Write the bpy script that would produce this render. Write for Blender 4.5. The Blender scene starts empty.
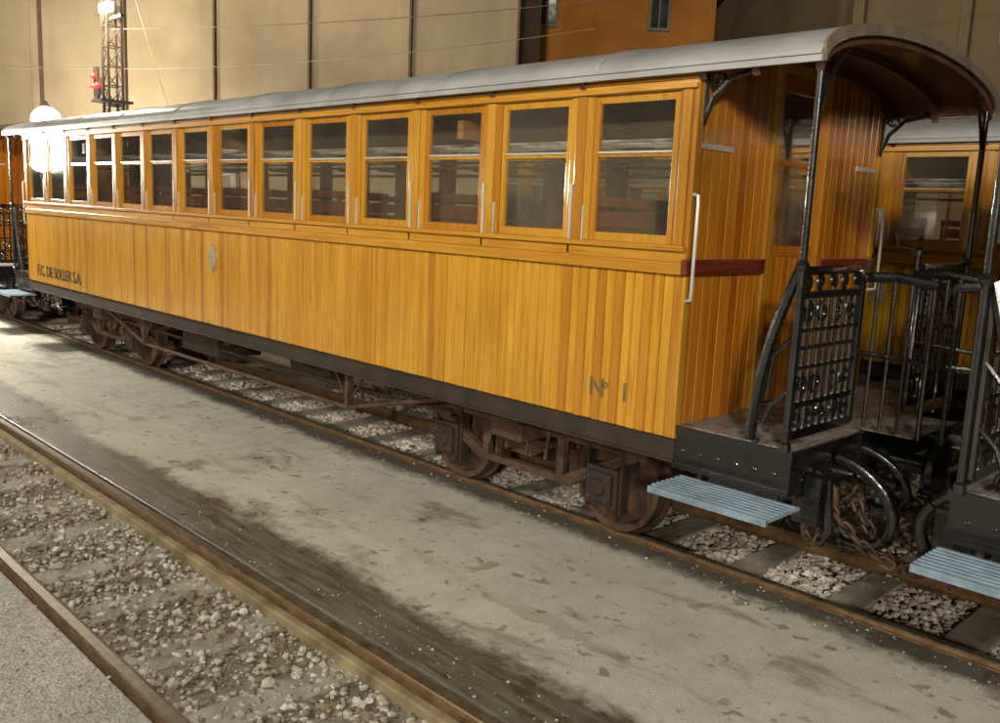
import bpy, math, random
import numpy as np
from mathutils import Vector, Matrix
random.seed(7); np.random.seed(7)
scene=bpy.context.scene
COL=scene.collection
# ------------------------------------------------------------ node helpers
class M:
    def __init__(s,name):
        s.m=bpy.data.materials.new(name); s.m.use_nodes=True
        s.t=s.m.node_tree; s.b=s.t.nodes['Principled BSDF']; s.out=s.t.nodes['Material Output']
    def n(s,ty,**kw):
        nd=s.t.nodes.new(ty)
        for k,v in kw.items(): setattr(nd,k,v)
        return nd
    def l(s,a,b): s.t.links.new(a,b)
    def set(s,**kw):
        for k,v in kw.items():
            k=k.replace('_',' ')
            if hasattr(v,'is_output'): s.l(v,s.b.inputs[k])
            else: s.b.inputs[k].default_value=v
    def pos(s,scale=(1,1,1),obj=False):
        if obj: o=s.n('ShaderNodeTexCoord').outputs['Object']
        else: o=s.n('ShaderNodeNewGeometry').outputs['Position']
        mp=s.n('ShaderNodeMapping'); mp.inputs['Scale'].default_value=scale
        s.l(o,mp.inputs['Vector']); return mp.outputs['Vector']
    def noise(s,vec,scale=5,detail=4,rough=.55,dist=0):
        nd=s.n('ShaderNodeTexNoise'); s.l(vec,nd.inputs['Vector'])
        nd.inputs['Scale'].default_value=scale; nd.inputs['Detail'].default_value=detail
        nd.inputs['Roughness'].default_value=rough; nd.inputs['Distortion'].default_value=dist
        return nd.outputs['Fac']
    def vor(s,vec,scale=5,feature='F1',rnd=1):
        nd=s.n('ShaderNodeTexVoronoi',feature=feature); s.l(vec,nd.inputs['Vector'])
        nd.inputs['Scale'].default_value=scale; nd.inputs['Randomness'].default_value=rnd
        return nd
    def ramp(s,fac,stops,interp='LINEAR'):
        nd=s.n('ShaderNodeValToRGB'); cr=nd.color_ramp; cr.interpolation=interp
        while len(cr.elements)<len(stops): cr.elements.new(.5)
        for e,(p,c) in zip(cr.elements,stops):
            e.position=p
            if not isinstance(c,tuple): c=(c,c,c)
            e.color=(c[0],c[1],c[2],1)
        s.l(fac,nd.inputs['Fac']); return nd.outputs['Color']
    def mix(s,fac,a,b,mode='MIX'):
        nd=s.n('ShaderNodeMix',data_type='RGBA',blend_type=mode)
        for v,i in ((fac,0),(a,6),(b,7)):
            if hasattr(v,'is_output'): s.l(v,nd.inputs[i])
            elif i==0: nd.inputs[0].default_value=v
            else: nd.inputs[i].default_value=(v[0],v[1],v[2],1)
        return nd.outputs[2]
    def math(s,op,a,b=0,clamp=False):
        nd=s.n('ShaderNodeMath',operation=op); nd.use_clamp=clamp
        for i,v in enumerate((a,b)):
            if hasattr(v,'is_output'): s.l(v,nd.inputs[i])
            else: nd.inputs[i].default_value=v
        return nd.outputs[0]
    def attr(s,name='bv'):
        nd=s.n('ShaderNodeAttribute'); nd.attribute_name=name; return nd.outputs['Fac']
    def bump(s,h,strength=.3,dist=.01):
        nd=s.n('ShaderNodeBump'); nd.inputs['Strength'].default_value=strength; nd.inputs['Distance'].default_value=dist
        s.l(h,nd.inputs['Height']); s.l(nd.outputs['Normal'],s.b.inputs['Normal'])

def simple(name,c,rough=.6,metal=0,var=.25,scale=6,bump=.15,c2=None,coat=0,spec=.5):
    m=M(name); p=m.pos(obj=True)
    f=m.noise(p,scale,6,.6)
    c2=c2 or tuple(x*max(0,1-var*1.6) for x in c)
    col=m.ramp(f,[(.3,c2),(.65,c)])
    m.set(Base_Color=col,Roughness=m.math('ADD',m.math('MULTIPLY',f,.25),rough-.12),Metallic=metal)
    m.b.inputs['Coat Weight'].default_value=coat
    m.b.inputs['Specular IOR Level'].default_value=spec
    if bump: m.bump(m.noise(p,scale*9,3,.6),bump,.004)
    return m.m

def wood(name,axis,dark,mid,light,rough=.34,coat=.35,crough=.2):
    m=M(name); sc=[30,30,30]; sc[axis]=1.3
    v=m.attr()
    p=m.pos(tuple(sc),obj=True)
    off=m.n('ShaderNodeVectorMath',operation='ADD')
    cmb=m.n('ShaderNodeCombineXYZ')
    for i in range(3): m.l(m.math('MULTIPLY',v,37.0),cmb.inputs[i])
    m.l(p,off.inputs[0]); m.l(cmb.outputs[0],off.inputs[1])
    g=m.noise(off.outputs[0],1.0,5,.6,1.2)
    col=m.ramp(g,[(.20,dark),(.46,mid),(.80,light)])
    tint=m.ramp(v,[(0,(.70,.54,.40)),(.3,(.88,.80,.70)),(.6,(1,1,1)),(1,(1.0,1.04,1.08))])
    col=m.mix(1,col,tint,'MULTIPLY')
    st=[2.2,2.2,2.2]; st[axis]=.55
    big=m.noise(m.pos(tuple(st),obj=True),1.1,5,.65)
    col=m.mix(m.ramp(big,[(.47,0.0),(.75,.45)]),col,dark)
    m.set(Base_Color=col,Roughness=m.math('ADD',m.math('MULTIPLY',g,.22),rough-.1))
    m.b.inputs['Coat Weight'].default_value=coat; m.b.inputs['Coat Roughness'].default_value=crough
    wav=m.noise(m.pos(tuple(x*.25 for x in sc),obj=True),1.0,2,.5)
    m.bump(m.math('ADD',g,m.math('MULTIPLY',wav,1.8)),.3,.003)
    return m.m
YD,YM,YL=(.32,.125,.006),(.56,.275,.016),(.66,.37,.036)
W_V=wood('varnished_pine_vertical',2,YD,YM,YL,rough=.3,coat=.8,crough=.12)
W_H=wood('varnished_pine_horizontal',0,YD,(.52,.245,.017),YL,rough=.3,coat=.8,crough=.12)
W_P=wood('varnished_posts',2,(.30,.12,.010),(.51,.245,.020),(.60,.33,.042),rough=.22,coat=.9,crough=.08)
OD,OM,OL=(.20,.058,.004),(.47,.175,.011),(.60,.27,.026)
W_E=wood('varnished_end_boards',2,OD,OM,OL,rough=.2,coat=1.0,crough=.06)
W_RED=wood('mahogany_board',1,(.07,.012,.006),(.14,.028,.012),(.19,.045,.02),rough=.25,coat=.5)
W_IN=wood('interior_wood',0,(.18,.07,.02),(.38,.17,.05),(.48,.25,.09),rough=.4,coat=.2)
ROOF=simple('roof_sheet',(.36,.36,.37),.45,.0,.3,2.2,.1,c2=(.22,.22,.225))
CEIL=simple('canopy_ceiling',(.13,.055,.035),.4,0,.4,5,.1,c2=(.06,.024,.018),coat=.3)
IRON=simple('black_gloss_iron',(.008,.008,.010),.28,0,.4,8,.3,coat=.8,spec=.7)
UNDER=simple('grimy_underframe',(.042,.026,.019),.65,0,.5,5,.4,c2=(.013,.010,.008))
GROOVE=simple('groove_shadow_backing',(.045,.018,.004),.8,0,.3,5,0)
RUST=simple('rusty_steel',(.115,.058,.036),.75,0,.6,7,.5,c2=(.024,.014,.010))
CHAINM=simple('chain_rust',(.15,.09,.06),.6,0.3,.6,14,.5,c2=(.05,.028,.018))
STEELY=simple('polished_strip',(.62,.60,.56),.3,.25,.1,5,0)
BLUE=simple('step_blue_paint',(.27,.37,.48),.45,0,.3,9,.2,c2=(.15,.20,.25))
GREY=simple('platform_floor_grey',(.26,.25,.24),.3,0,.4,9,.3,c2=(.10,.09,.085))
LET=simple('painted_letter',(.22,.16,.07),.6,0,.3,40,0,spec=.2)
LETD=simple('dark_letter',(.05,.03,.015),.5,0,.3,40,0)
BRASS=simple('brass_emblem',(.62,.50,.30),.35,.5,.3,20,.2)
SEAT=simple('seat_back',(.30,.085,.028),.4,0,.3,6,.1,coat=.3)
RACK=simple('luggage_rack',(.65,.62,.55),.4,.2,.2,6,0)
m=M('window_glass')
tr=m.n('ShaderNodeBsdfTransparent'); tr.inputs[0].default_value=(.95,.95,.93,1)
gl=m.n('ShaderNodeBsdfGlossy'); gl.inputs['Color'].default_value=(.95,.95,.95,1)
df=m.n('ShaderNodeBsdfDiffuse')
dn=m.noise(m.pos((1,1,.35),obj=True),1.6,4,.5)
m.l(m.ramp(dn,[(.3,(.34,.30,.23)),(.7,(.46,.42,.34))]),df.inputs['Color'])
m.l(m.math('ADD',.0,m.math('MULTIPLY',dn,.06)),gl.inputs['Roughness'])
lw=m.n('ShaderNodeLayerWeight'); lw.inputs['Blend'].default_value=.5
f2=m.math('ADD',.13,m.math('MULTIPLY',m.math('POWER',lw.outputs['Facing'],2.6),.85),True)
m1=m.n('ShaderNodeMixShader'); m.l(m.math('ADD',.03,m.math('MULTIPLY',dn,.15)),m1.inputs[0]); m.l(tr.outputs[0],m1.inputs[1]); m.l(df.outputs[0],m1.inputs[2])
m2=m.n('ShaderNodeMixShader'); m.l(f2,m2.inputs[0]); m.l(m1.outputs[0],m2.inputs[1]); m.l(gl.outputs[0],m2.inputs[2])
m.l(m2.outputs[0],m.out.inputs[0]); GLASS=m.m
def emis(name,c,s):
    m=M(name); m.set(Base_Color=(c[0],c[1],c[2],1)); m.b.inputs['Emission Color'].default_value=(*c,1); m.b.inputs['Emission Strength'].default_value=s
    return m.m
# ------------------------------------------------------------ mesh builder
class MB:
    def __init__(s): s.v=[]; s.f=[]; s.c=[]
    def add(s,vs,fs,c=None):
        o=len(s.v); c=random.random() if c is None else c
        s.v+=[tuple(v) for v in vs]; s.f+=[tuple(i+o for i in f) for f in fs]; s.c+=[c]*len(fs)
    def box(s,x0,x1,y0,y1,z0,z1,c=None):
        if x0>x1:x0,x1=x1,x0
        if y0>y1:y0,y1=y1,y0
        if z0>z1:z0,z1=z1,z0
        s.add([(x0,y0,z0),(x1,y0,z0),(x1,y1,z0),(x0,y1,z0),(x0,y0,z1),(x1,y0,z1),(x1,y1,z1),(x0,y1,z1)],
              [(0,3,2,1),(4,5,6,7),(0,1,5,4),(1,2,6,5),(2,3,7,6),(3,0,4,7)],c)
    def tube(s,pts,r,n=8,c=None,closed=False):
        pts=[Vector(p) for p in pts]; N=len(pts); vs=[]; 
        t0=(pts[1]-pts[0]).normalized()
        up=Vector((0,0,1)) if abs(t0.z)<.9 else Vector((1,0,0))
        u=t0.cross(up).normalized()
        for i,p in enumerate(pts):
            if closed: t=pts[(i+1)%N]-pts[i-1]
            else: t=pts[min(i+1,N-1)]-pts[max(i-1,0)]
            t.normalize(); u=(u-t*u.dot(t)).normalized(); w=t.cross(u)
            rr=r[i] if isinstance(r,(list,tuple)) else r
            for k in range(n):
                a=2*math.pi*k/n; vs.append(p+u*(rr*math.cos(a))+w*(rr*math.sin(a)))
        fs=[]
        for i in range(N if closed else N-1):
            j=(i+1)%N
            for k in range(n):
                k2=(k+1)%n; fs.append((i*n+k,i*n+k2,j*n+k2,j*n+k))
        if not closed:
            fs.append(tuple(range(n))[::-1]); fs.append(tuple((N-1)*n+k for k in range(n)))
        s.add(vs,fs,c)
    def lathe(s,prof,center,axis='y',n=28,c=None):
        vs=[];fs=[];cx,cy,cz=center
        for (h,r) in prof:
            for k in range(n):
                a=2*math.pi*k/n
                if axis=='y': vs.append((cx+r*math.cos(a),cy+h,cz+r*math.sin(a)))
                elif axis=='x': vs.append((cx+h,cy+r*math.cos(a),cz+r*math.sin(a)))
                else: vs.append((cx+r*math.cos(a),cy+r*math.sin(a),cz+h))
        for i in range(len(prof)-1):
            for k in range(n):
                k2=(k+1)%n; fs.append((i*n+k,i*n+k2,(i+1)*n+k2,(i+1)*n+k))
        fs.append(tuple(range(n))); fs.append(tuple((len(prof)-1)*n+k for k in range(n))[::-1])
        s.add(vs,fs,c)
    def prism(s,poly,x0,x1,axis='x',c=None):
        n=len(poly); vs=[]
        for x in (x0,x1):
            for a,b in poly:
                vs.append((x,a,b) if axis=='x' else ((a,x,b) if axis=='y' else (a,b,x)))
        fs=[tuple(range(n)),tuple(range(n,2*n))[::-1]]+[(i,(i+1)%n,n+(i+1)%n,n+i) for i in range(n)]
        s.add(vs,fs,c)
    def mesh(s,name,mat):
        me=bpy.data.meshes.new(name); me.from_pydata(s.v,[],s.f)
        a=me.attributes.new('bv','FLOAT','FACE'); a.data.foreach_set('value',s.c)
        me.materials.append(mat)
        import bmesh
        bm=bmesh.new(); bm.from_mesh(me); bmesh.ops.recalc_face_normals(bm,faces=bm.faces); bm.to_mesh(me); bm.free()
        return me
def obj(name,data,parent=None,bevel=0,smooth=False,loc=None):
    o=bpy.data.objects.new(name,data); COL.objects.link(o)
    if parent: o.parent=parent
    if loc: o.location=loc
    if smooth and hasattr(data,'polygons'):
        data.polygons.foreach_set('use_smooth',[True]*len(data.polygons))
        try: data.set_sharp_from_angle(angle=math.radians(40))
        except Exception: pass
    if bevel:
        b=o.modifiers.new('bev','BEVEL'); b.width=bevel; b.segments=2; b.limit_method='ANGLE'
    return o
def empty(name,loc=(0,0,0)):
    e=bpy.data.objects.new(name,None); COL.objects.link(e); e.location=loc; e.empty_display_size=.3; return e
# ------------------------------------------------------------ coach parts
HX=5.325; HY=1.15; RX=6.02; RY=1.215
Z0,ZB,ZW0,ZW1,ZE=.93,1.83,1.985,2.80,2.88
def arch(y,top=0.0):
    t=min(1,abs(y)/RY); return 2.905+.235*(1-t*t)**.52+top
parts=[]   # (name, mesh, bevel, smooth)
def P(name,mb,mat,bevel=0,smooth=False): parts.append((name,mb.mesh(name,mat),bevel,smooth))
mb=MB(); bk_=MB(); bw=.0665
n=int(round(2*HX/bw)); bw=2*HX/n
for s in (-1,1):
    bk_.box(-HX+.01,HX-.01,s*(HY-.036),s*(HY-.016),Z0+.01,ZB-.005,.5)
    for i in range(n):
        x=-HX+i*bw; gp=.0018; g=.0070; jz=random.uniform(-.0015,.0015)
        yo=s*(HY+random.uniform(-.0018,.0018)); yi=s*(HY-.015); ch=s*(HY-.009)
        poly=[(x+gp,yi),(x+gp,ch),(x+g,yo),(x+bw-g,yo),(x+bw-gp,ch),(x+bw-gp,yi)]
        mb.prism(poly,Z0+jz,ZB,axis='z',c=min(1,max(0,random.gauss(.6,.26))))
P('side_boards',mb,W_V); P('side_board_backing',bk_,GROOVE)
mb=MB()
for s in (-1,1):
    L=HX+.004
    mb.box(-L,L,s*(HY-.03),s*(HY+.030),ZB,ZB+.065,.5)
    mb.box(-L,L,s*(HY-.03),s*(HY+.016),ZB+.065,ZW0-.03,.7)
    mb.box(-L,L,s*(HY-.05),s*(HY+.040),ZW0-.03,ZW0,.45)
    mb.box(-L,L,s*(HY-.05),s*(HY+.004),ZW1,ZE+.02,.75)
    mb.box(-L,L,s*(HY-.02),s*(HY+.026),ZW1+.004,ZW1+.028,.5)
    mb.box(-L,L,s*(HY-.02),s*(HY+.018),ZW1+.052,ZW1+.066,.3)
P('belt_rails_and_cornice',mb,W_H,.004)
PW=.757; WW=.585
cs=[(i-6.5)*PW for i in range(14)]
mb=MB(); fr=MB(); gls=MB(); st=MB()
edges=[-HX]+[c+PW/2 for c in cs[:-1]]+[HX]
for s in (-1,1):
    for k,e in enumerate(edges):
        if k==0: a,b=-HX,cs[0]-WW/2
        elif k==len(edges)-1: a,b=cs[-1]+WW/2,HX
        else: a,b=e-(PW-WW)/2,e+(PW-WW)/2
        mb.box(a,b,s*(HY-.055),s*HY,ZW0,ZW1)
        if 0<k<len(edges)-1:
            mb.box(e-.034,e+.034,s*(HY-.01),s*(HY+.013),ZW0,ZW1-.0)
            st.box(e-.056,e-.038,s*(HY-.002),s*(HY+.016),ZW0-.10,ZW0+.32)
            st.box(e+.040,e+.050,s*(HY-.002),s*(HY+.010),ZW0-.04,ZW0+.20)
        else:
            q=(a+b)/2; mb.box(q-.03,q+.03,s*(HY-.01),s*(HY+.013),ZW0,ZW1)
    for c in cs:
        a,b=c-WW/2,c+WW/2; y0,y1=s*(HY-.042),s*(HY-.012)
        f=.036
        fr.box(a,a+f,y0,y1,ZW0,ZW1); fr.box(b-f,b,y0,y1,ZW0,ZW1)
        fr.box(a+f,b-f,y0,y1,ZW0,ZW0+.05); fr.box(a+f,b-f,y0,y1,ZW1-.045,ZW1)
        zm=2.475+random.choice((0,0,0,.004,-.006))
        fr.box(a+f,b-f,s*(HY-.040),s*(HY-.016),zm-.018,zm+.004)
        st.box(a+f,b-f,s*(HY-.034),s*(HY-.008),zm+.004,zm+.016)
        ym=s*(HY-.027)
        for (q0,q1,dy) in ((ZW0+.05,zm-.018,0),(zm+.016,ZW1-.045,.004)):
            dt=random.uniform(-.001,.001)
            gls.add([(a+f,ym+s*dy,q0),(b-f,ym+s*dy+dt,q0),(b-f,ym+s*dy+dt,q1),(a+f,ym+s*dy,q1)],[(0,1,2,3)])
P('window_posts',mb,W_P,.004); P('window_sashes',fr,W_P,.003); P('window_strips',st,STEELY,.002)
mb=MB(); tr=MB(); rd=MB(); dw=MB(); eb=MB()
ne=9; ye0,ye1=.33,HY-.002; ew=(ye1-ye0)/ne
for s in (-1,1):
    for sy in (-1,1):
        eb.box(s*(HX-.035),s*(HX-.022),sy*.34,sy*(HY-.04),Z0+.01,2.93,.5)
        for i in range(ne):
            y=ye0+i*ew; y2=y+ew; zt=min(arch(y),arch(y2))-.03
            g=.005; gp=.0012; xo=s*HX; 
            poly=[(s*(HX-.021),sy*(y+gp)),(s*(HX-.008),sy*(y+gp)),(xo,sy*(y+g)),(xo,sy*(y2-g)),(s*(HX-.008),sy*(y2-gp)),(s*(HX-.021),sy*(y2-gp))]
            mb.prism(poly,Z0,zt,axis='z',c=min(1,max(0,random.gauss(.6,.3))))
        rd.box(s*(HX-.01),s*(HX+.028),sy*.36,sy*(HY+.034),ZB,ZB+.085)
        tr.box(s*(HX-.01),s*(HX+.012),sy*(HY-.05),sy*(HY+.006),Z0,ZB-.002)
        tr.box(s*(HX-.01),s*(HX+.012),sy*(HY-.05),sy*(HY+.006),ZB+.09,ZE)
        tr.box(s*(HX-.02),s*(HX+.02),sy*.30,sy*.36,Z0+.07,3.06)
    tr.box(s*(HX-.03),s*(HX+.016),-.30,.30,3.0,3.06)
    for i in range(8):
        yy=-.30+i*.075
        dw.box(s*(HX-.035),s*(HX-.012),yy+.002,yy+.073,1.02,1.93)
    dw.box(s*(HX-.036),s*(HX-.004),-.30,.30,1.93,1.99)
    dw.box(s*(HX-.036),s*(HX-.004),-.30,-.235,1.99,3.0); dw.box(s*(HX-.036),s*(HX-.004),.235,.30,1.99,3.0)
    dw.box(s*(HX-.036),s*(HX-.004),-.235,.235,2.90,3.0); dw.box(s*(HX-.034),s*(HX-.008),-.235,.235,2.47,2.50)
    for q0,q1 in ((1.99,2.47),(2.50,2.90)):
        X=s*(HX-.02); gls.add([(X,-.235,q0),(X,.235,q0),(X,.235,q1),(X,-.235,q1)],[(0,1,2,3)])
P('end_wall_boards',mb,W_E); P('end_wall_backing',eb,GROOVE); P('end_wall_trim',tr,W_P,.004); P('end_door',dw,W_E,.003); P('end_belt_board',rd,W_RED,.005)
P('window_glass',gls,GLASS)
mb=MB(); se=MB(); rk=MB()
mb.box(-HX+.04,HX-.04,-HY+.06,HY-.06,.96,.995)
for s in (-1,1):
    mb.box(-HX+.04,HX-.04,s*(HY-.053),s*(HY-.038),.995,ZW0-.032)
    for c in cs[::2]:
        cc=c+PW/2
        if abs(cc)<5.0:
            y0,y1=s*.25,s*(HY-.07)
            for k in range(6):
                za=1.46+k*.12; se.box(cc-.015,cc+.015,y0+.0,y1,za,za+.095)
            se.box(cc-.022,cc+.022,y0,y0+s*.05,1.35,2.22); se.box(cc-.022,cc+.022,y1-s*.05,y1,1.35,2.22)
            se.box(cc-.026,cc+.026,y0,y1,2.18,2.24)
            se.box(cc-.40,cc-.025,y0,y1,1.38,1.44); se.box(cc+.025,cc+.40,y0,y1,1.38,1.44)
            se.box(cc-.36,cc-.32,y0+s*.05,y1-s*.05,.995,1.38); se.box(cc+.32,cc+.36,y0+s*.05,y1-s*.05,.995,1.38)
    rk.tube([(-HX+.1,s*.78,2.58),(HX-.1,s*.78,2.58)],.012,6)
    for i in range(3): rk.tube([(-HX+.1,s*(.86+.08*i),2.54),(HX-.1,s*(.86+.08*i),2.54)],.007,5)
    for c in edges: rk.box(c-.01,c+.01,s*.78,s*(HY-.06),2.50,2.53)
    for i in range(60):
        x=-HX+.12+i*.178; rk.tube([(x,s*.78,2.58),(x+.03,s*1.05,2.54)],.004,4)
for x in (-3.4,0,3.4): mb.box(x-.03,x+.03,-HY+.07,HY-.07,2.60,2.72)
P('interior_floor_and_lining',mb,W_IN); P('bench_seats',se,SEAT,.006); P('luggage_racks',rk,RACK)
# roof
ny=34
ys=[-RY+2*RY*i/ny for i in range(ny+1)]
ys=[RY*math.sin(math.pi/2*y/RY) for y in ys]
L=len(ys)
mb=MB()
vs=[];fs=[];nx=40
for i in range(nx+1):
    x=-RX+2*RX*i/nx
    for y in ys: vs.append((x,y,arch(y)+.020))
for i in range(nx):
    for j in range(L-1):
        a=i*L+j; fs.append((a,a+1,a+L+1,a+L))
mb.add(vs,fs,.5)
for s in (-1,1):
    mb.box(-RX,RX,s*(RY-.018),s*(RY+.004),2.872,2.926,.5)
    mb.box(-RX,RX,s*(RY-.004),s*(RY+.014),2.905,2.918,.5)
for i in range(1,9):
    x=-RX+2*RX*i/9
    for j in range(L-1):
        mb.prism([(ys[j],arch(ys[j])+.019),(ys[j+1],arch(ys[j+1])+.019),(ys[j+1],arch(ys[j+1])+.027),(ys[j],arch(ys[j])+.027)],x-.015,x+.015,axis='x',c=.4)
P('roof_sheeting',mb,ROOF,0,True)
mb=MB()
vs=[];fs=[]
for x in (-RX+.012,RX-.012):
    for y in ys: vs.append((x,y*.985,arch(y)-.022))
for j in range(L-1): fs.append((j,j+1,L+j+1,L+j))
mb.add(vs,fs,.5)
for s in (-1,1):
    mb.box(-RX+.01,RX-.01,s*(HY+.028),s*(RY-.02),2.885,2.90,.5)
for x in [-RX+.03,RX-.03,-RX+.36,RX-.36,-HX-.03,HX+.03]+edges[1:-1]:
    for j in range(L-1):
        quad=[(ys[j]*.975,arch(ys[j])-.024),(ys[j+1]*.975,arch(ys[j+1])-.024),(ys[j+1]*.955,arch(ys[j+1])-.065),(ys[j]*.955,arch(ys[j])-.065)]
        mb.prism(quad,x-.02,x+.02,axis='x',c=.5)
P('canopy_ceiling_ribs',mb,CEIL,0,True)
mb=MB()
for s in (-1,1):
    for j in range(L-1):
        a,b=ys[j],ys[j+1]
        quad=[(a,arch(a)+.026),(b,arch(b)+.026),(b*.985,arch(b)-.03),(a*.985,arch(a)-.03)]
        mb.prism(quad,s*(RX-.002),s*(RX+.016),axis='x',c=.5)
P('roof_end_rim',mb,simple('rim_paint',(.24,.19,.14),.45,0,.3,8,.1,c2=(.13,.10,.075)),0,False)
# platform
fl=MB(); ir=MB(); sp=MB(); wh=MB(); rv=MB()
for s in (-1,1):
    x0=HX+.003
    k=0; xx=x0
    while xx<5.99:
        fl.box(s*xx,s*min(6.0,xx+.075),-1.10,1.10,.985,1.002+.0015*(k%2)); xx+=.080; k+=1
    for sy in (-1,1):
        ir.box(s*x0,s*6.02,sy*1.06,sy*1.125,.765,.994)
        ir.box(s*x0,s*6.03,sy*1.125,sy*1.14,.955,1.006)
        ir.box(s*x0,s*6.02,sy*1.125,sy*1.137,.765,.79)
        ir.box(s*5.985,s*6.025,sy*.36,sy*1.055,.74,.994)
        for i in range(6):
            rv.lathe([(0,.012),(sy*.006,.011),(sy*.010,.006)],(s*(x0+.06+i*.11),sy*1.125,.87) ,'y',10)
            rv.lathe([(0,.012),(s*.008,.009)],(s*6.025,sy*(.45+i*.11),.84),'x',10)
        ir.tube([(s*5.985,sy*1.135,.99),(s*5.985,sy*1.135,1.9),(s*5.985,sy*1.14,2.90)],.019,10)
        ir.lathe([(0,.03),(.04,.028),(.05,.018)],(s*5.985,sy*1.135,1.0),'z',12)
        ir.lathe([(0,.018),(.03,.036),(.06,.018)],(s*5.985,sy*1.135,1.90),'z',12)
        X=s*5.965; ya,yb=.40,1.09
        fr_=[(X,sy*ya,1.06),(X,sy*ya,1.84),(X,sy*(ya+.05),1.90),(X,sy*(yb-.05),1.90),(X,sy*yb,1.86),(X,sy*yb,1.06)]
        ir.tube(fr_,.024,8); ir.box(X-.016,X+.016,sy*ya,sy*yb,1.045,1.095); ir.box(X-.013,X+.013,sy*ya,sy*yb,1.765,1.80)
        ir.box(X-.013,X+.013,sy*ya,sy*yb,1.210,1.24); ir.box(X-.011,X+.011,sy*ya,sy*yb,1.595,1.615); ir.box(X-.011,X+.011,sy*ya,sy*yb,1.405,1.425)
        for i in range(1,9):
            yy=ya+(yb-ya)*i/9
            ir.tube([(X,sy*yy,1.085),(X,sy*yy,1.78)],.014,6)
            ir.lathe([(0,.010),(.014,.027),(.028,.010)],(X,sy*yy,1.50),'z',8)
        def spiral(cy,cz,R,a0,turn,r=.012):
            pts=[]
            for q in range(26):
                t=q/25; rad=R*(1-.82*t); a=a0+turn*2*math.pi*1.35*t
                pts.append((X,sy*(cy+rad*math.cos(a)),cz+rad*math.sin(a)))
            ir.tube(pts,r,6)
        for i in range(5):
            cy=ya+.07+i*(yb-ya-.14)/4
            spiral(cy,1.845,.036,-math.pi/2,1 if i%2 else -1)
            spiral(cy,1.155,.055,math.pi/2,1 if i%2 else -1)
        for i in range(4):
            cy=ya+.11+i*(yb-ya-.2)/3
            spiral(cy,1.69,.062,math.pi/2,1 if i%2 else -1); spiral(cy,1.325,.062,-math.pi/2,-1 if i%2 else 1)
        pts=[]
        for q in range(17):
            t=q/16; pts.append((s*(5.96-.19*t-.03*math.sin(t*math.pi)),sy*(1.10+.03*math.sin(t*math.pi)),1.92-.90*t))
        ir.tube(pts,.028,8)
        ir.tube([(s*(5.80+.055*math.cos(a)),sy*1.10,1.07+.055*math.sin(a)) for a in [i*.5 for i in range(11)]],.015,7)
        ir.tube([(s*5.96,sy*1.10,1.58),(s*5.86,sy*1.11,1.47),(s*5.84,sy*1.11,1.25)],.012,6)
        ir.tube([(s*5.965,sy*1.09,1.30),(s*5.87,sy*1.11,1.22),(s*5.83,sy*1.11,1.12)],.012,6)
        ir.tube([(s*5.965,sy*.40,1.86),(s*6.15,sy*.38,1.87),(s*6.36,sy*.37,1.84)],.028,8)
        ir.tube([(s*5.965,sy*.40,1.45),(s*6.36,sy*.37,1.43)],.014,8)
        ir.tube([(s*6.34,sy*.37,1.02),(s*6.34,sy*.37,1.88)],.015,8)
        for i in range(3): ir.tube([(s*(6.05+.09*i),sy*.385,1.04),(s*(6.05+.09*i),sy*.385,1.86)],.010,6)
        wh.tube([(s*(HX+.01),sy*(HY-.01),2.26),(s*(HX+.055),sy*(HY+.015),2.25),(s*(HX+.06),sy*(HY+.018),2.20),(s*(HX+.06),sy*(HY+.018),1.75),(s*(HX+.055),sy*(HY+.015),1.70),(s*(HX+.01),sy*(HY-.01),1.69)],.010,8)
        pts=[(s*(HX+.02),sy*1.10,2.66),(s*(HX+.06),sy*1.10,2.76),(s*(HX+.16),sy*1.10,2.85),(s*(HX+.30),sy*1.10,2.88)]
        ir.tube(pts,.015,7); ir.tube([(s*(HX+.015),sy*1.10,2.62),(s*(HX+.015),sy*1.10,2.88)],.013,7)
        ir.tube([(s*(HX+.085+.04*math.cos(a)*(1-a/9)),sy*1.10,2.84+.04*math.sin(a)*(1-a/9)) for a in [i*.45 for i in range(15)]],.009,6)
        pts=[(s*5.985,sy*1.12,2.66),(s*5.985,sy*1.07,2.78),(s*5.985,sy*.98,2.90),(s*5.985,sy*.84,3.02)]
        ir.tube(pts,.012,7)
        sx0,sx1=5.36,6.06
        sp.box(s*sx0,s*sx1,sy*1.06,sy*1.40,.695,.712,.5)
        sp.box(s*sx0,s*sx1,sy*1.388,sy*1.402,.680,.716,.5)
        for i in range(7): sp.box(s*sx0,s*sx1,sy*(1.085+i*.043),sy*(1.108+i*.043),.712,.720,.5)
        for xx in (sx0+.1,sx1-.14):
            ir.box(s*xx,s*(xx+.03),sy*1.07,sy*1.085,.66,.77); ir.box(s*xx,s*(xx+.03),sy*1.07,sy*1.36,.672,.694)
    ir.box(s*5.985,s*6.04,-.355,.355,.70,.994)
    ir.lathe([(0,.11),(s*.05,.10),(s*.06,.06),(s*.26,.055),(s*.27,.15),(s*.30,.17),(s*.33,.16)],(s*6.03,0,.80),'x',24)
    for sy in (-1,1): ir.lathe([(0,.05),(s*.12,.045),(s*.2,.03)],(s*6.03,sy*.27,.72),'x',14)
    fl.box(s*6.01,s*6.30,-.33,.33,1.008,1.016)
    ir.tube([(s*5.86,.62,1.0),(s*5.86,.62,1.98)],.020,8); ir.lathe([(0,.04),(.03,.04),(.05,.02)],(s*5.86,.62,1.97),'z',12)
    ir.tube([(s*5.86,.62,2.0),(s*5.74,.60,2.02),(s*5.72,.60,2.10)],.012,7)
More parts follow.
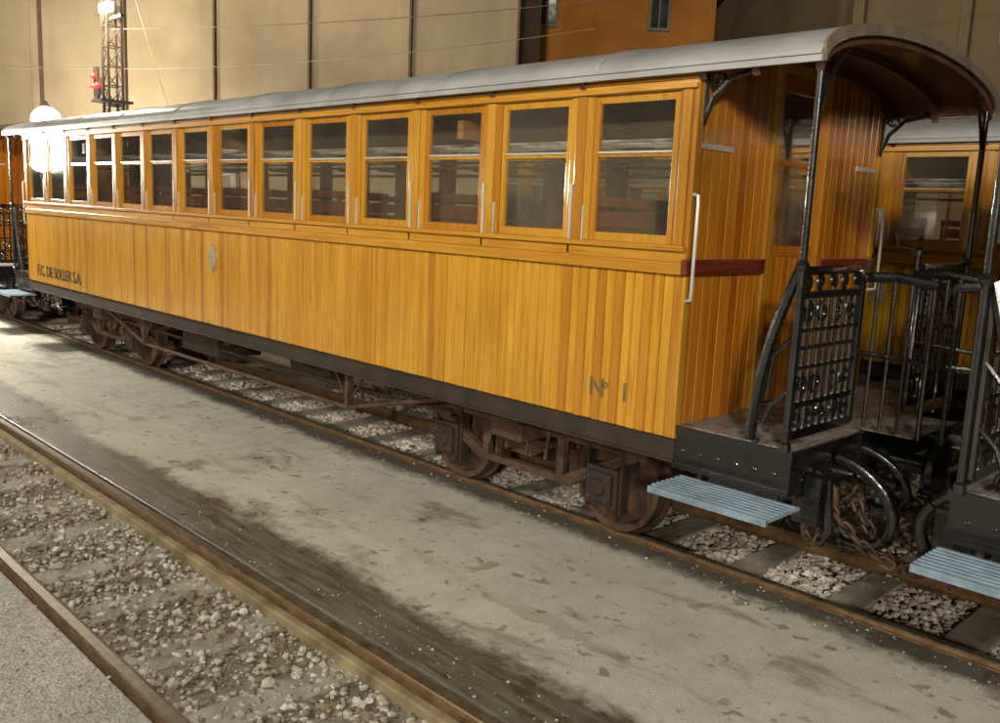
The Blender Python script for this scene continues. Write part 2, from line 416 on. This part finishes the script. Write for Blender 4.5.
    for (yy,out,dep,r) in ((-.62,.30,.50,.034),(-.30,.24,.36,.026),(.50,.30,.45,.028)):
        pts=[]
        for q in range(20):
            a=math.pi*q/19; pts.append((s*(6.03+out*math.sin(a)),yy+.16*(q/19),.90-dep*(.5-.5*math.cos(a))-.05*math.sin(a)))
        ir.tube(pts,r,10)
        for q in (0,6,13,19):
            ir.tube([Vector(pts[max(0,q-1)]).lerp(Vector(pts[q]),.4),pts[min(19,q)]] if q else [pts[0],Vector(pts[0]).lerp(Vector(pts[1]),.6)],r+.009,10)
    ir.tube([(s*6.03,-.85,.86),(s*6.10,-.85,.82),(s*6.12,-.83,.55),(s*6.06,-.80,.46)],.024,8)
    ir.box(s*6.03,s*6.12,-.98,-.90,.60,.86); ir.box(s*5.80,s*5.96,-.62,-.40,.48,.76); ir.box(s*5.80,s*5.96,.36,.66,.48,.76)
    for sy in (-1,1):
        ir.prism([(s*HX,.76),(s*6.0,.76),(s*5.8,.62),(s*HX,.56)],sy*.70,sy*.74,axis='y')
P('platform_floor',fl,GREY,.003); P('platform_ironwork',ir,IRON,0,True); P('step_boards',sp,BLUE,.002); P('grab_handles',wh,STEELY,0,True); P('rivets',rv,IRON,0,True)
# chains: each link is a stadium loop lying along the sagging curve, alternate links turned 90 degrees
ch=MB()
def chain(p0,p1,sag,lk=.085,wd=.026,r=.010):
    p0=Vector(p0);p1=Vector(p1); N=60
    cur=[p0.lerp(p1,t/N)+Vector((0,0,-4*sag*(t/N)*(1-t/N))) for t in range(N+1)]
    d=0; pos=[cur[0]]
    for a,b in zip(cur,cur[1:]):
        d+=(b-a).length
        if d>=lk*.72: pos.append(b); d=0
    for i,(a,b) in enumerate(zip(pos,pos[1:])):
        t=(b-a).normalized(); c=(a+b)/2; side=t.cross(Vector((0,0,1)))
        side=side.normalized() if side.length>.1 else Vector((0,1,0))
        nrm=t.cross(side).normalized(); w=side if i%2 else nrm
        pts=[]
        for q in range(12):
            an=2*math.pi*q/12; cx_=math.cos(an); pts.append(c+t*((lk/2-wd)*(1 if cx_>0 else -1)+wd*cx_)+w*(wd*math.sin(an)))
        ch.tube(pts,r,6,closed=True)
for s in (-1,1):
    chain((s*6.06,-.74,.66),(s*6.40,-.56,.36),.05); chain((s*6.06,-.40,.62),(s*6.40,-.40,.30),.06)
    chain((s*6.06,.22,.62),(s*6.40,.22,.36),.05); chain((s*6.05,-.98,.60),(s*6.05,-.72,.62),.14,.07,.02,.008)
    ch.tube([(s*6.04,0,.62),(s*6.2,0,.50),(s*6.36,0,.46)],.026,8)
    ch.lathe([(0,.03),(s*.02,.05),(s*.05,.05),(s*.07,.03)],(s*6.2,0,.50),'x',12)
    ch.tube([(s*6.03,-.74,.78),(s*6.09,-.74,.76),(s*6.10,-.74,.68),(s*6.05,-.74,.66)],.018,8)
    ch.tube([(s*6.03,-.40,.74),(s*6.09,-.40,.72),(s*6.10,-.40,.64),(s*6.05,-.40,.62)],.018,8)
P('coupling_chains',ch,CHAINM,0,True)
un=MB(); ru=MB()
for s in (-1,1):
    un.box(-HX,HX,s*1.02,s*1.128,.80,Z0-.003); un.box(-HX,HX,s*.40,s*.48,.70,Z0-.01)
    un.box(-HX,HX,s*1.00,s*1.135,.785,.80)
    pts=[(-3.4,s*.95,.80),(-2.0,s*.97,.46),(2.0,s*.97,.46),(3.4,s*.95,.80)]
    ru.tube(pts,.020,8)
    for x in (-2.0,2.0):
        ru.box(x-.02,x+.02,s*.94,s*1.0,.46,.80); ru.tube([(x-.25,s*.97,.80),(x,s*.97,.50),(x+.25,s*.97,.80)],.012,6)
    ru.tube([(-3.1,s*.80,.60),(0,s*.80,.58),(3.1,s*.80,.60)],.016,7)
for i in range(9):
    x=-HX+.05+i*(2*HX-.1)/8; un.box(x-.05,x+.05,-1.02,1.02,.72,Z0-.02)
un.box(-1.3,-.5,-.85,-.35,.50,.80); un.box(.5,1.1,.2,.8,.45,.80)
un.lathe([(-.35,.10),(-.34,.15),(.34,.15),(.35,.10)],(.9,-.50,.62),'x',20)
un.lathe([(-.45,.10),(-.44,.13),(.44,.13),(.45,.10)],(-2.1,.3,.60),'x',20)
for x in (-3.74,3.74):
    ru.box(x-.15,x+.15,-.85,.85,.55,.70)
    ru.box(x-1.10,x-1.052,-.70,.70,.56,.66); ru.box(x+1.052,x+1.10,-.70,.70,.56,.66)
    for s in (-1,1):
        Y0,Y1=s*.63,s*.69
        ru.box(x-1.05,x+1.05,Y0,Y1,.60,.67); ru.box(x-1.05,x+1.05,s*.69,s*.73,.662,.672)
        ru.prism([(x-1.05,.60),(x-.9,.60),(x-.38,.34),(x+.38,.34),(x+.9,.60),(x+1.05,.60),(x+.45,.29),(x-.45,.29)],Y0,Y1,axis='y')
        ru.box(x-.40,x-.34,Y0+s*.003,Y1-s*.003,.335,.605); ru.box(x+.34,x+.40,Y0+s*.003,Y1-s*.003,.335,.605)
        ru.box(x-.22,x+.22,s*.60,s*.76,.70,.76)
        for k in range(6):
            h=.30-.04*k; ru.box(x-h,x+h,s*.635,s*.685,.52-.022*k,.538-.022*k)
        for q in (-.28,-.1,.1,.28): ru.tube([(x+q,s*.70,.70),(x+q,s*.74,.44)],.014,6)
        for d in (-1,1):
            wx=x+d*.775
            un.box(wx-.13,wx+.13,s*.60,s*.73,.24,.50); un.box(wx-.10,wx+.10,s*.73,s*.76,.27,.47)
            un.box(wx-.15,wx-.132,s*.615,s*.705,.20,.62); un.box(wx+.132,wx+.15,s*.615,s*.705,.20,.62)
            un.lathe([(0,.06),(s*.02,.05)],(wx,s*.76,.37),'y',14)
            for bx in (-.075,.075):
                for bz in (.30,.44): ru.lathe([(0,.014),(s*.012,.012)],(wx+bx,s*.76,bz),'y',6)
            ru.box(wx-d*.43,wx-d*.37,s*.44,s*.55,.26,.50)
            ru.tube([(wx-d*.40,s*.50,.50),(wx-d*.38,s*.50,.78)],.015,6)
            R=.345
            ru.lathe([(s*.430,.08),(s*.432,R+.028),(s*.455,R+.026),(s*.462,R),(s*.555,R-.004),(s*.556,R-.05),(s*.515,R-.06),(s*.505,.12),(s*.56,.10),(s*.565,.06)],(wx,0,.372),'y',40)
    for d in (-1,1): ru.tube([(x+d*.775,-.62,.372),(x+d*.775,.62,.372)],.055,12)
P('underframe',un,UNDER,.004); P('bogies_and_truss',ru,RUST,.003)
em=MB()
for s in (-1,1):
    for (R,t) in ((1.0,.012),(.8,.018)):
        pts=[(.085*R*math.cos(a),1.57+.135*R*math.sin(a)) for a in [2*math.pi*i/28 for i in range(28)]]
        em.prism(pts,s*(HY-.002),s*(HY+t),axis='y')
P('oval_emblem',em,BRASS,.002)

def coach(loc,number=False):
    e=empty('wooden_railway_carriage',loc)
    for (n_,me,bv,sm) in parts: obj(n_,me,e,bv,sm)
    cu=bpy.data.curves.new('company_lettering','FONT'); cu.body='F.C. DE SOLLER S.A.'; cu.size=.20; cu.extrude=.002; cu.offset=.003; cu.materials.append(LETD)
    o=obj('company_lettering',cu,e); o.location=(-4.98,-HY-.004,1.02); o.rotation_euler=(math.pi/2,0,0)
    o.scale=(.92,1,1)
    if number:
        for txt,x,sz,z in (('N',4.71,.155,1.075),('o',4.815,.075,1.13),('1',4.94,.155,1.075)):
            cu=bpy.data.curves.new('number_lettering','FONT'); cu.body=txt; cu.size=sz; cu.extrude=.001; cu.offset=.003; cu.materials.append(LET)
            o=obj('number_lettering',cu,e); o.location=(x,-HY-.003,z); o.rotation_euler=(math.pi/2,0,0)
    return e
CX,CY=-8.08,5.26
coach((CX,CY,0),True)
coach((CX-12.80,CY,0)); coach((CX+12.80,CY,0))
coach((CX+4.66,CY+4.09,0)); coach((CX+17.46,CY+4.09,0))
# ------------------------------------------------------------ ground
def sheet(name,x0,x1,y0,y1,z,mat):
    mb=MB(); mb.add([(x0,y0,z),(x1,y0,z),(x1,y1,z),(x0,y1,z)],[(0,1,2,3)],.5); return obj(name,mb.mesh(name,mat))
def slab(name,x0,x1,y0,y1,z0,z1,mat):
    mb=MB(); mb.box(x0,x1,y0,y1,z0,z1,.5); return obj(name,mb.mesh(name,mat),None,.012)
def dirt(name,A,B,C):
    m=M(name); p=m.pos()
    a=m.noise(p,1.3,6,.65); b=m.noise(p,28,5,.7)
    c=m.mix(m.ramp(a,[(.4,0),(.62,1)]),A,B); c=m.mix(m.ramp(b,[(.35,.0),(.7,.6)]),c,C)
    m.set(Base_Color=c,Roughness=.95); m.bump(m.noise(p,40,6,.75),.9,.03); return m.m
DIRT=dirt('trackbed_dirt',(.42,.38,.29),(.21,.16,.10),(.11,.082,.052))
DIRT2=dirt('ballast_dirt',(.42,.37,.31),(.26,.21,.17),(.12,.09,.07))
m=M('far_ground_asphalt'); p=m.pos(); a=m.noise(p,.8,6,.65)
m.set(Base_Color=m.ramp(a,[(.3,(.05,.045,.04)),(.7,(.12,.11,.09))]),Roughness=.9); m.bump(m.noise(p,60,4,.7),.5,.01); ASP=m.m
m=M('stained_concrete'); p=m.pos()
sep=m.n('ShaderNodeSeparateXYZ'); m.l(p,sep.inputs[0]); Y=sep.outputs['Y']
big=m.noise(p,.75,5,.6,.4); fine=m.noise(p,95,4,.75); med=m.noise(p,6,6,.65)
base=m.ramp(big,[(.3,(.46,.445,.37)),(.5,(.60,.585,.50)),(.7,(.67,.655,.57))])
base=m.mix(m.ramp(med,[(.35,.38),(.6,0)]),base,(.40,.38,.31))
base=m.mix(m.ramp(fine,[(.35,.5),(.62,0)]),base,(.28,.26,.20))
spk=m.vor(p,70); base=m.mix(m.ramp(spk.outputs['Distance'],[(.12,.35),(.3,0)]),base,(.72,.70,.63))
spots=None
for sc,th,st_ in ((6.5,.19,.62),(2.3,.15,.45),(13,.20,.45)):
    dv=m.n('ShaderNodeVectorMath',operation='ADD')
    nn=m.n('ShaderNodeTexNoise'); nn.inputs['Scale'].default_value=sc*1.8; nn.inputs['Detail'].default_value=4; m.l(p,nn.inputs['Vector'])
    scv=m.n('ShaderNodeVectorMath',operation='SCALE'); m.l(nn.outputs['Color'],scv.inputs[0]); scv.inputs['Scale'].default_value=1.3/sc
    m.l(p,dv.inputs[0]); m.l(scv.outputs[0],dv.inputs[1])
    v=m.vor(dv.outputs[0],sc)
    sepc=m.n('ShaderNodeSeparateColor'); m.l(v.outputs['Color'],sepc.inputs[0])
    rad=m.math('MULTIPLY',m.math('MAXIMUM',m.math('SUBTRACT',sepc.outputs[0],.5),0),th/.5*2)
    msk=m.math('MULTIPLY',m.math('GREATER_THAN',rad,.02),m.math('MULTIPLY',m.math('SUBTRACT',rad,v.outputs['Distance']),13),True)
    msk=m.math('MULTIPLY',m.math('MINIMUM',m.math('MAXIMUM',msk,0),1),st_)
    base=m.mix(msk,base,(.15,.125,.085))
    spots=msk if spots is None else m.math('MAXIMUM',spots,msk)
sm=m.noise(m.pos((.6,1.3,1)),1.6,7,.7,.5)
smk=m.ramp(sm,[(.545,0),(.63,.55)])
base=m.mix(smk,base,(.17,.15,.105))
wob=m.math('MULTIPLY',m.math('SUBTRACT',m.noise(m.pos((.5,1,1)),1.1,6,.65),.5),.75)
wob2=m.math('MULTIPLY',m.math('SUBTRACT',m.noise(p,7,6,.7),.5),.3)
yy=m.math('ADD',m.math('ADD',Y,wob),wob2)
d1=m.math('MULTIPLY',m.math('SUBTRACT',3.05,yy),7,True)
d1=m.math('MULTIPLY',d1,m.math('ADD',.40,m.math('MULTIPLY',m.noise(m.pos((.7,7,1)),3,6,.7),.9)),True)
base=m.mix(d1,base,(.045,.034,.020))
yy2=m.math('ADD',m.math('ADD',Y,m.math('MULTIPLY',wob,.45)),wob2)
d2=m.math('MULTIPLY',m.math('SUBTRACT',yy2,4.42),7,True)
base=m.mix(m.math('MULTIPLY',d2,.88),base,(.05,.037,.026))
d3=m.math('MULTIPLY',m.math('LESS_THAN',m.math('ABSOLUTE',m.math('SUBTRACT',yy2,3.42)),.06),m.ramp(m.noise(m.pos((.6,2,1)),1.7,5,.6),[(.46,0),(.6,.4)]))
base=m.mix(d3,base,(.26,.23,.16))
wet=m.math('SUBTRACT',m.math('SUBTRACT',m.math('SUBTRACT',.64,m.math('MULTIPLY',d1,.24)),m.math('MULTIPLY',spots,.25)),m.math('MULTIPLY',smk,.55),True)
m.set(Base_Color=base,Roughness=m.math('MAXIMUM',wet,.2))
m.bump(m.math('ADD',m.noise(p,110,4,.75),m.math('MULTIPLY',med,1.2)),.42,.006); CONC=m.m
m=M('pale_gravel_paving'); p=m.pos(); a=m.noise(p,1.2,6,.65); v=m.vor(p,60); b=m.noise(p,45,5,.7)
c=m.ramp(a,[(.3,(.34,.325,.28)),(.65,(.52,.50,.44))]); c=m.mix(m.ramp(b,[(.4,.7),(.6,0)]),c,(.20,.185,.15)); c=m.mix(m.ramp(v.outputs['Distance'],[(.2,.35),(.4,0)]),c,(.66,.64,.58))
m.set(Base_Color=c,Roughness=.9); m.bump(m.math('ADD',v.outputs['Distance'],b),.8,.01); PALE=m.m
sheet('ground',-160,160,-120,160,-.17,ASP)
slab('concrete_walkway',-70,40,2.535,4.70,-.15,0,CONC)
slab('gravel_paving',-70,40,-8,1.44,-.15,-.012,PALE)
sheet('near_trackbed',-70,40,1.43,2.54,-.105,DIRT)
sheet('carriage_trackbed',-70,40,4.69,11.6,-.125,DIRT2)
slab('yard_paving',-14,40,11.6,60,-.15,-.02,ASP)
m=M('rail_rust'); p=m.pos(); a=m.noise(p,9,6,.7); b=m.noise(p,60,4,.7)
c=m.ramp(a,[(.3,(.09,.045,.020)),(.55,(.20,.11,.048)),(.75,(.28,.19,.095))]); c=m.mix(m.ramp(b,[(.45,0),(.7,.5)]),c,(.06,.03,.02))
m.set(Base_Color=c,Roughness=.8); m.bump(b,.5,.004); RAILR=m.m
RAILT=simple('rail_head_worn',(.17,.13,.08),.45,.5,.4,12,.2,c2=(.06,.042,.025))
def rail(e,y,ztop,x0=-65,x1=38):
    mb=MB(); z=ztop; mb.prism([(y-.055,z-.125),(y+.055,z-.125),(y+.055,z-.113),(y+.010,z-.098),(y+.008,z-.04),(y+.030,z-.030),(y+.031,z-.006),(y-.031,z-.006),(y-.030,z-.030),(y-.008,z-.04),(y-.010,z-.098),(y-.055,z-.113)],x0,x1,axis='x',c=.5)
    obj('rail_web',mb.mesh('rail_web',RAILR),e)
    mb=MB(); mb.prism([(y-.0308,z-.0055),(y+.0308,z-.0055),(y+.024,z+.001),(y-.024,z+.001)],x0,x1,axis='x',c=.5)
    obj('rail_head',mb.mesh('rail_head',RAILT),e)
SLP=simple('sleeper_weathered',(.36,.34,.29),.85,0,.5,5,.6,c2=(.16,.135,.10))
for (yc,zt,x0) in ((1.985,.012,-65),(CY,.022,-65),(CY+4.09,.022,-13.5)):
    e=empty('railway_track')
    for s in (-1,1): rail(e,yc+s*.485,zt,x0)
    mb=MB(); x=x0+.3
    while x<20:
        w=.11+random.uniform(-.01,.01); dz=random.uniform(-.008,.004)
        lo,hi=(yc-.44,yc+.44) if yc<3 else (yc-.45,yc+.95)
        if yc>3: 
            mb.box(x-w,x+w,lo,yc+.42,-.20,-.065+dz); mb.box(x-w,x+w,yc+.55,hi,-.20,-.075+dz)
        else: mb.box(x-w,x+w,lo,hi,-.20,-.092+dz)
        x+=.66+random.uniform(-.02,.02)
    obj('sleepers',mb.mesh('sleepers',SLP),e,.01)
mb=MB(); mb.box(-65,38,2.372,2.432,-.11,-.035,.5); mb.box(-65,38,1.535,1.590,-.11,-.055,.5)
obj('check_rail_fill',mb.mesh('check_rail_fill',simple('ochre_mortar_edge',(.34,.26,.145),.85,0,.5,5,.6,c2=(.12,.085,.045))),None,.01)
m=M('ballast_stone'); v=m.attr(); p=m.pos(); nz=m.noise(p,35,4,.7)
c=m.ramp(v,[(0,(.12,.09,.06)),(.25,(.28,.23,.16)),(.55,(.42,.38,.31)),(.8,(.50,.47,.42)),(1,(.66,.64,.60))])
c=m.mix(m.ramp(nz,[(.4,.0),(.7,.5)]),c,(.20,.155,.10)); m.set(Base_Color=c,Roughness=.88); m.bump(nz,.5,.004); STONE=m.m
m=M('ballast_stone_pink'); v=m.attr(); p=m.pos(); nz=m.noise(p,35,4,.7)
c=m.ramp(v,[(0,(.30,.24,.20)),(.35,(.50,.44,.39)),(.7,(.62,.57,.52)),(1,(.74,.71,.67))])
c=m.mix(m.ramp(nz,[(.4,.0),(.7,.35)]),c,(.34,.26,.20)); m.set(Base_Color=c,Roughness=.88); m.bump(nz,.5,.004); STONE2=m.m
ph=(1+5**.5)/2
IV=np.array([(-1,ph,0),(1,ph,0),(-1,-ph,0),(1,-ph,0),(0,-1,ph),(0,1,ph),(0,-1,-ph),(0,1,-ph),(ph,0,-1),(ph,0,1),(-ph,0,-1),(-ph,0,1)],float); IV/=np.linalg.norm(IV[0])
IF=np.array([(0,11,5),(0,5,1),(0,1,7),(0,7,10),(0,10,11),(1,5,9),(5,11,4),(11,10,2),(10,7,6),(7,1,8),(3,9,4),(3,4,2),(3,2,6),(3,6,8),(3,8,9),(4,9,5),(2,4,11),(6,2,10),(8,6,7),(9,8,1)])
def stones(name,regs,mat):
    V=[];C=[]
    for (x0,x1,y0,y1,n,r0,r1,z) in regs:
        for i in range(n):
            r=r0+(r1-r0)*random.random()**2.2
            sc=np.array([1,random.uniform(.65,1),random.uniform(.45,.8)])*r
            q=np.array(Matrix.Rotation(random.uniform(0,6.28),3,'Z')@Matrix.Rotation(random.uniform(-.6,.6),3,'X'))
            v=(IV*(1+np.random.uniform(-.28,.22,(12,1))))*sc@q.T
            x=random.uniform(x0,x1); y=random.uniform(y0,y1)
            v+=np.array([x,y,z+r*random.uniform(.0,.5)]); V.append(v); C.append(random.random())
    V=np.concatenate(V); n=len(C)
    F=(IF[None]+12*np.arange(n)[:,None,None]).reshape(-1,3)
    me=bpy.data.meshes.new(name); me.from_pydata(V.tolist(),[],F.tolist())
    a=me.attributes.new('bv','FLOAT','FACE'); a.data.foreach_set('value',np.repeat(C,20))
    me.materials.append(mat); return obj(name,me)
stones('track_gravel',[(-6.5,-.6,1.56,2.42,6000,.005,.028,-.10),(-15,-6.5,1.56,2.42,2800,.01,.032,-.10),(-6.5,0,1.60,2.36,80,.03,.05,-.10),
    (-5,-.8,.7,1.44,500,.004,.014,-.012)],STONE)
stones('track_ballast',[(-9,0,4.83,5.70,11500,.010,.036,-.10),(-16,-9,4.83,5.7,3400,.015,.04,-.10),(-9,1,5.80,7.6,7500,.012,.042,-.11),(-14,-1,7.6,9,1800,.02,.05,-.11)],STONE2)
stones('loose_grit',[(-7,0,2.56,2.8,260,.003,.010,0),(-8,0,4.4,4.70,320,.003,.012,0),(-8,0,2.8,4.4,140,.002,.006,0)],STONE)
# ------------------------------------------------------------ background
def stucco(name,c,c2):
    m=M(name); p=m.pos(); a=m.noise(p,.45,5,.6); b=m.noise(m.pos((1.5,1.5,.25)),1.5,5,.6)
    col=m.ramp(a,[(.3,c2),(.6,c)]); col=m.mix(m.ramp(b,[(.5,0),(.75,.4)]),col,c2)
    m.set(Base_Color=col,Roughness=.9); m.bump(m.noise(p,30,4,.7),.3,.01); return m.m
BEIGE=stucco('beige_render',(.28,.22,.14),(.19,.145,.09)); JOINT=simple('dark_pier',(.10,.065,.04),.8)
UNSEEN=stucco('unseen_building_render',(.60,.52,.38),(.48,.41,.29))
TAN=stucco('tan_render',(.25,.18,.10),(.18,.125,.065))
ORANGE=stucco('orange_render',(.40,.165,.024),(.28,.10,.015)); CREAM=stucco('cream_render',(.20,.17,.12),(.14,.12,.085)); DKB=stucco('dark_render',(.05,.04,.035),(.03,.025,.022))
WGL=simple('dark_window_pane',(.03,.03,.03),.1,0,.3,2,0); TILE=simple('roof_tile',(.10,.05,.03),.8)
def building(name,A,B,h,depth,mat,bays,pier=True,wins=0,gable=0,piermat=None,ww=.45):
    A=Vector((*A,0));B=Vector((*B,0)); L=(B-A).length; u=(B-A).normalized(); ang=math.atan2(u.y,u.x)
    e=empty(name,A); e.rotation_euler=(0,0,ang)
    mb=MB(); mb.box(0,L,0,depth,-.2,h,.5)
    if gable: mb.prism([(0,h),(L,h),(L/2,h+gable)],0.01,depth-.01,axis='y',c=.5)
    obj('walls',mb.mesh('walls',mat),e,.02)
    mb=MB()
    if gable:
        for a,b in (((-.3,h-.1),(L/2,h+gable+.08)),((L/2,h+gable+.08),(L+.3,h-.1))):
            mb.prism([a,b,(b[0],b[1]+.12),(a[0],a[1]+.12)],-.3,depth+.3,axis='y',c=.5)
    else: mb.box(-.2,L+.2,-.2,depth+.2,h+.003,h+.22,.5)
    obj('roof',mb.mesh('roof',TILE),e)
    if pier:
        mb=MB(); mc=MB()
        for i in range(bays+1):
            x=L*i/bays; mb.box(x-.16,x+.10,-.07,.02,-.2,h-.1,.5); mc.box(x+.10,x+.15,-.10,.02,-.2,h-.1,.5)  # second set: raised dark strips drawing the joint line at each pier
        obj('piers',mb.mesh('piers',mat),e,.02); obj('pier_joints',mc.mesh('pier_joints',piermat or JOINT),e)
    if wins:
        mb=MB(); mf=MB()
        for i in range(bays):
            for j in range(wins):
                x=L*(i+.5)/bays; z=1.2+j*3.0; mb.box(x-ww,x+ww,-.012,.03,z,z+1.5)
                for (a,b,c_,d) in ((x-ww-.08,x-ww,z-.08,z+1.58),(x+ww,x+ww+.08,z-.08,z+1.58),(x-ww,x+ww,z-.08,z),(x-ww,x+ww,z+1.5,z+1.58),(x-.02,x+.02,z,z+1.5)): mf.box(a,b,-.05,.02,c_,d)
        obj('window_panes',mb.mesh('window_panes',WGL),e); obj('window_frames',mf.mesh('window_frames',CREAM),e)
    return e
building('beige_warehouse',(-31.0,4.3),(-14.2,14.1),9.5,2.5,BEIGE,8)
building('orange_house',(-18.6,17.6),(-14.2,21.7),8.2,8,ORANGE,2,False,3,.8,None,.22)
building('cream_house',(-18.5,33.5),(-15.4,36.6),10.2,8,CREAM,3,False,4)
building('tan_house',(-9.9,21.0),(-6.8,25.5),13,9,TAN,2,True,0)
building('dark_apartment_block',(-6.4,24),(2,33),14,9,DKB,5,False,4)
building('unseen_reflected_building',(8,-12),(-46,-12),4.7,6,UNSEEN,16,False,1,0,None,.6)  # unseen building behind the camera, added for the window panes to reflect
e=empty('lattice_mast',(-17.9,7.1,0)); mb=MB(); w=.13
for sx in (-1,1):
    for sy in (-1,1): mb.box(sx*w-.02,sx*w+.02,sy*w-.02,sy*w+.02,-.1,8.2)
for i in range(22):
    z=.2+i*.36
    for (a,b) in (((-w,-w),(w,-w)),((w,-w),(w,w)),((w,w),(-w,w)),((-w,w),(-w,-w))):
        mb.tube([(a[0],a[1],z),(b[0],b[1],z+.36)],.011,5); mb.tube([(a[0],a[1],z),(b[0],b[1],z)],.011,5)
mb.box(-.5,.5,-.03,.03,5.36,5.42); mb.box(-.30,.20,-.3,.3,3.85,3.9)
obj('lattice',mb.mesh('lattice',UNDER),e)
mb=MB()
for dx in (-.13,.06): mb.lathe([(-.05,.015),(-.04,.04),(0,.055),(.04,.04),(.05,.015)],(dx-.10,-.28,4.15),'z',16)
mb.lathe([(-.05,.015),(-.04,.035),(0,.05),(.04,.035),(.05,.015)],(-.23,-.28,4.33),'z',16)
obj('signal_lenses',mb.mesh('signal_lenses',emis('red_signal',(1,.02,.02),2.6)),e,0,True)
mb=MB(); mb.box(-.32,-.16,-.24,-.18,3.9,4.5); mb.box(-.34,.06,-.22,-.19,3.98,4.3)
obj('signal_backplate',mb.mesh('signal_backplate',UNDER),e)
mb=MB(); mb.box(-.05,.40,-.22,-.10,5.46,5.62); obj('lamp_face',mb.mesh('lamp_face',emis('lamp_white',(1,.93,.78),30)),e,.02)
def plight(name,loc,en,col,r,parent=None):
    l=bpy.data.lights.new(name,'POINT'); l.energy=en; l.color=col; l.shadow_soft_size=r
    o=bpy.data.objects.new(name,l); COL.objects.link(o); o.location=loc
    if parent: o.parent=parent
    return o
plight('mast_light',(.3,-.9,5.55),1300,(1,.86,.62),.25,e)
def lamp_post(loc,h,en,r=.16,col=(1,.88,.66),es=40):
    e=empty('street_lamp',loc); mb=MB()
    mb.lathe([(0,.12),(.25,.10),(.3,.055),(h-.35,.04),(h-.3,.07),(h-.22,.06)],(0,0,-.1),'z',16); mb.lathe([(r*.9,.09),(r*1.15,.06),(r*1.4,.01)],(0,0,h),'z',16)
    obj('post',mb.mesh('post',UNDER),e,0,True)
    mb=MB(); prof=[(r*math.sin(a),max(.005,r*math.cos(a))) for a in [(-1.5+3*i/14) for i in range(15)]]
    mb.lathe(prof,(0,0,h),'z',24); obj('globe',mb.mesh('globe',emis('lamp_globe',col,es)),e,0,True)
    plight('bulb',(0,0,h-.0),en,col,r*1.15,e)
    return e
lamp_post((-21.0,6.9,0),3.62,3200,.30,(1,.93,.77),60)
lamp_post((-15.9,3.1,0),2.75,3600,.26,(1,.93,.78),120)
lamp_post((2.2,-1.7,0),4.6,4200,.25,(1,.94,.78),60)
lamp_post((-6.5,-3.0,0),5.6,5600,.25,(1,.94,.78),60)
e=empty('overhead_wires'); mb=MB()
def wire(a,b,sag,r=.008):
    a=Vector(a);b=Vector(b); mb.tube([a.lerp(b,t/20)+Vector((0,0,-4*sag*(t/20)*(1-t/20))) for t in range(21)],r,5)
wire((-17.9,7.1,5.2),(-5,22,8.5),.5); wire((-26,6.8,5.2),(-10.5,12.4,5.3),.35); wire((-17.9,7.1,7.4),(-21,9.8,3.6),.1)
obj('wire_strands',mb.mesh('wire_strands',simple('wire_grey',(.30,.27,.22),.5,.3)),e)
e=empty('cypress_tree',(-29.2,3.2,0)); mb=MB(); mb.tube([(0,0,-.1),(.05,0,2.5),(0,.05,6)],[.22,.15,.04],9); obj('trunk',mb.mesh('trunk',simple('bark',(.06,.045,.03),.9)),e)
V=[];F=[]
for i in range(5200):
    z=random.uniform(1.2,8.4); R=(1.25*math.sin(min(1,(8.6-z)/7)*1.9)+.1)*(.75+.3*math.sin(z*4+i%3)); a=random.uniform(0,6.28); rr=R*random.random()**.45
    c=Vector((rr*math.cos(a),rr*math.sin(a),z)); d=Vector((random.gauss(0,1),random.gauss(0,1),random.gauss(.6,1))).normalized(); q=d.orthogonal().normalized(); l=random.uniform(.06,.14)
    o=len(V); V+= [tuple(c-q*.03),tuple(c+q*.03),tuple(c+d*l)]; F.append((o,o+1,o+2))
me=bpy.data.meshes.new('foliage'); me.from_pydata(V,[],F); me.materials.append(simple('foliage_green',(.06,.075,.03),.8,0,.5,1.5)); obj('foliage',me,e)
# ------------------------------------------------------------ light & world
S=Vector((.62,-.74,.27)).normalized()
sl=bpy.data.lights.new('sun','SUN'); sl.energy=1.2; sl.angle=math.radians(3); sl.color=(1,.88,.68)
so=bpy.data.objects.new('sun',sl); COL.objects.link(so); so.rotation_euler=(-S).to_track_quat('-Z','Y').to_euler(); so.location=(5,-20,20)
w=bpy.data.worlds.new('World'); scene.world=w; w.use_nodes=True; nt=w.node_tree
sk=nt.nodes.new('ShaderNodeTexSky'); sk.sky_type='NISHITA'; sk.sun_disc=False; sk.sun_elevation=math.asin(S.z); sk.sun_rotation=math.atan2(S.x,S.y)
hs=nt.nodes.new('ShaderNodeHueSaturation'); hs.inputs['Saturation'].default_value=.35
nt.links.new(sk.outputs[0],hs.inputs['Color']); nt.links.new(hs.outputs[0],nt.nodes['Background'].inputs[0]); nt.nodes['Background'].inputs[1].default_value=.003
# ------------------------------------------------------------ camera
cd=bpy.data.cameras.new('camera'); cd.lens=32.4; cd.sensor_width=36; cd.clip_end=600; cd.clip_start=.05
co=bpy.data.objects.new('camera',cd); COL.objects.link(co)
r=Vector((.6994,.7134,.0438)).normalized(); bk=Vector((.6994,-.6958,.1632)); bk=(bk-r*bk.dot(r)).normalized(); up=bk.cross(r)
mt=Matrix((r,up,bk)).transposed().to_4x4(); mt.translation=Vector((0,0,2.12)); co.matrix_world=mt
scene.camera=co
scene.view_settings.view_transform='Standard'; scene.view_settings.look='None'; scene.view_settings.exposure=0
print('OBJS',len(bpy.data.objects))
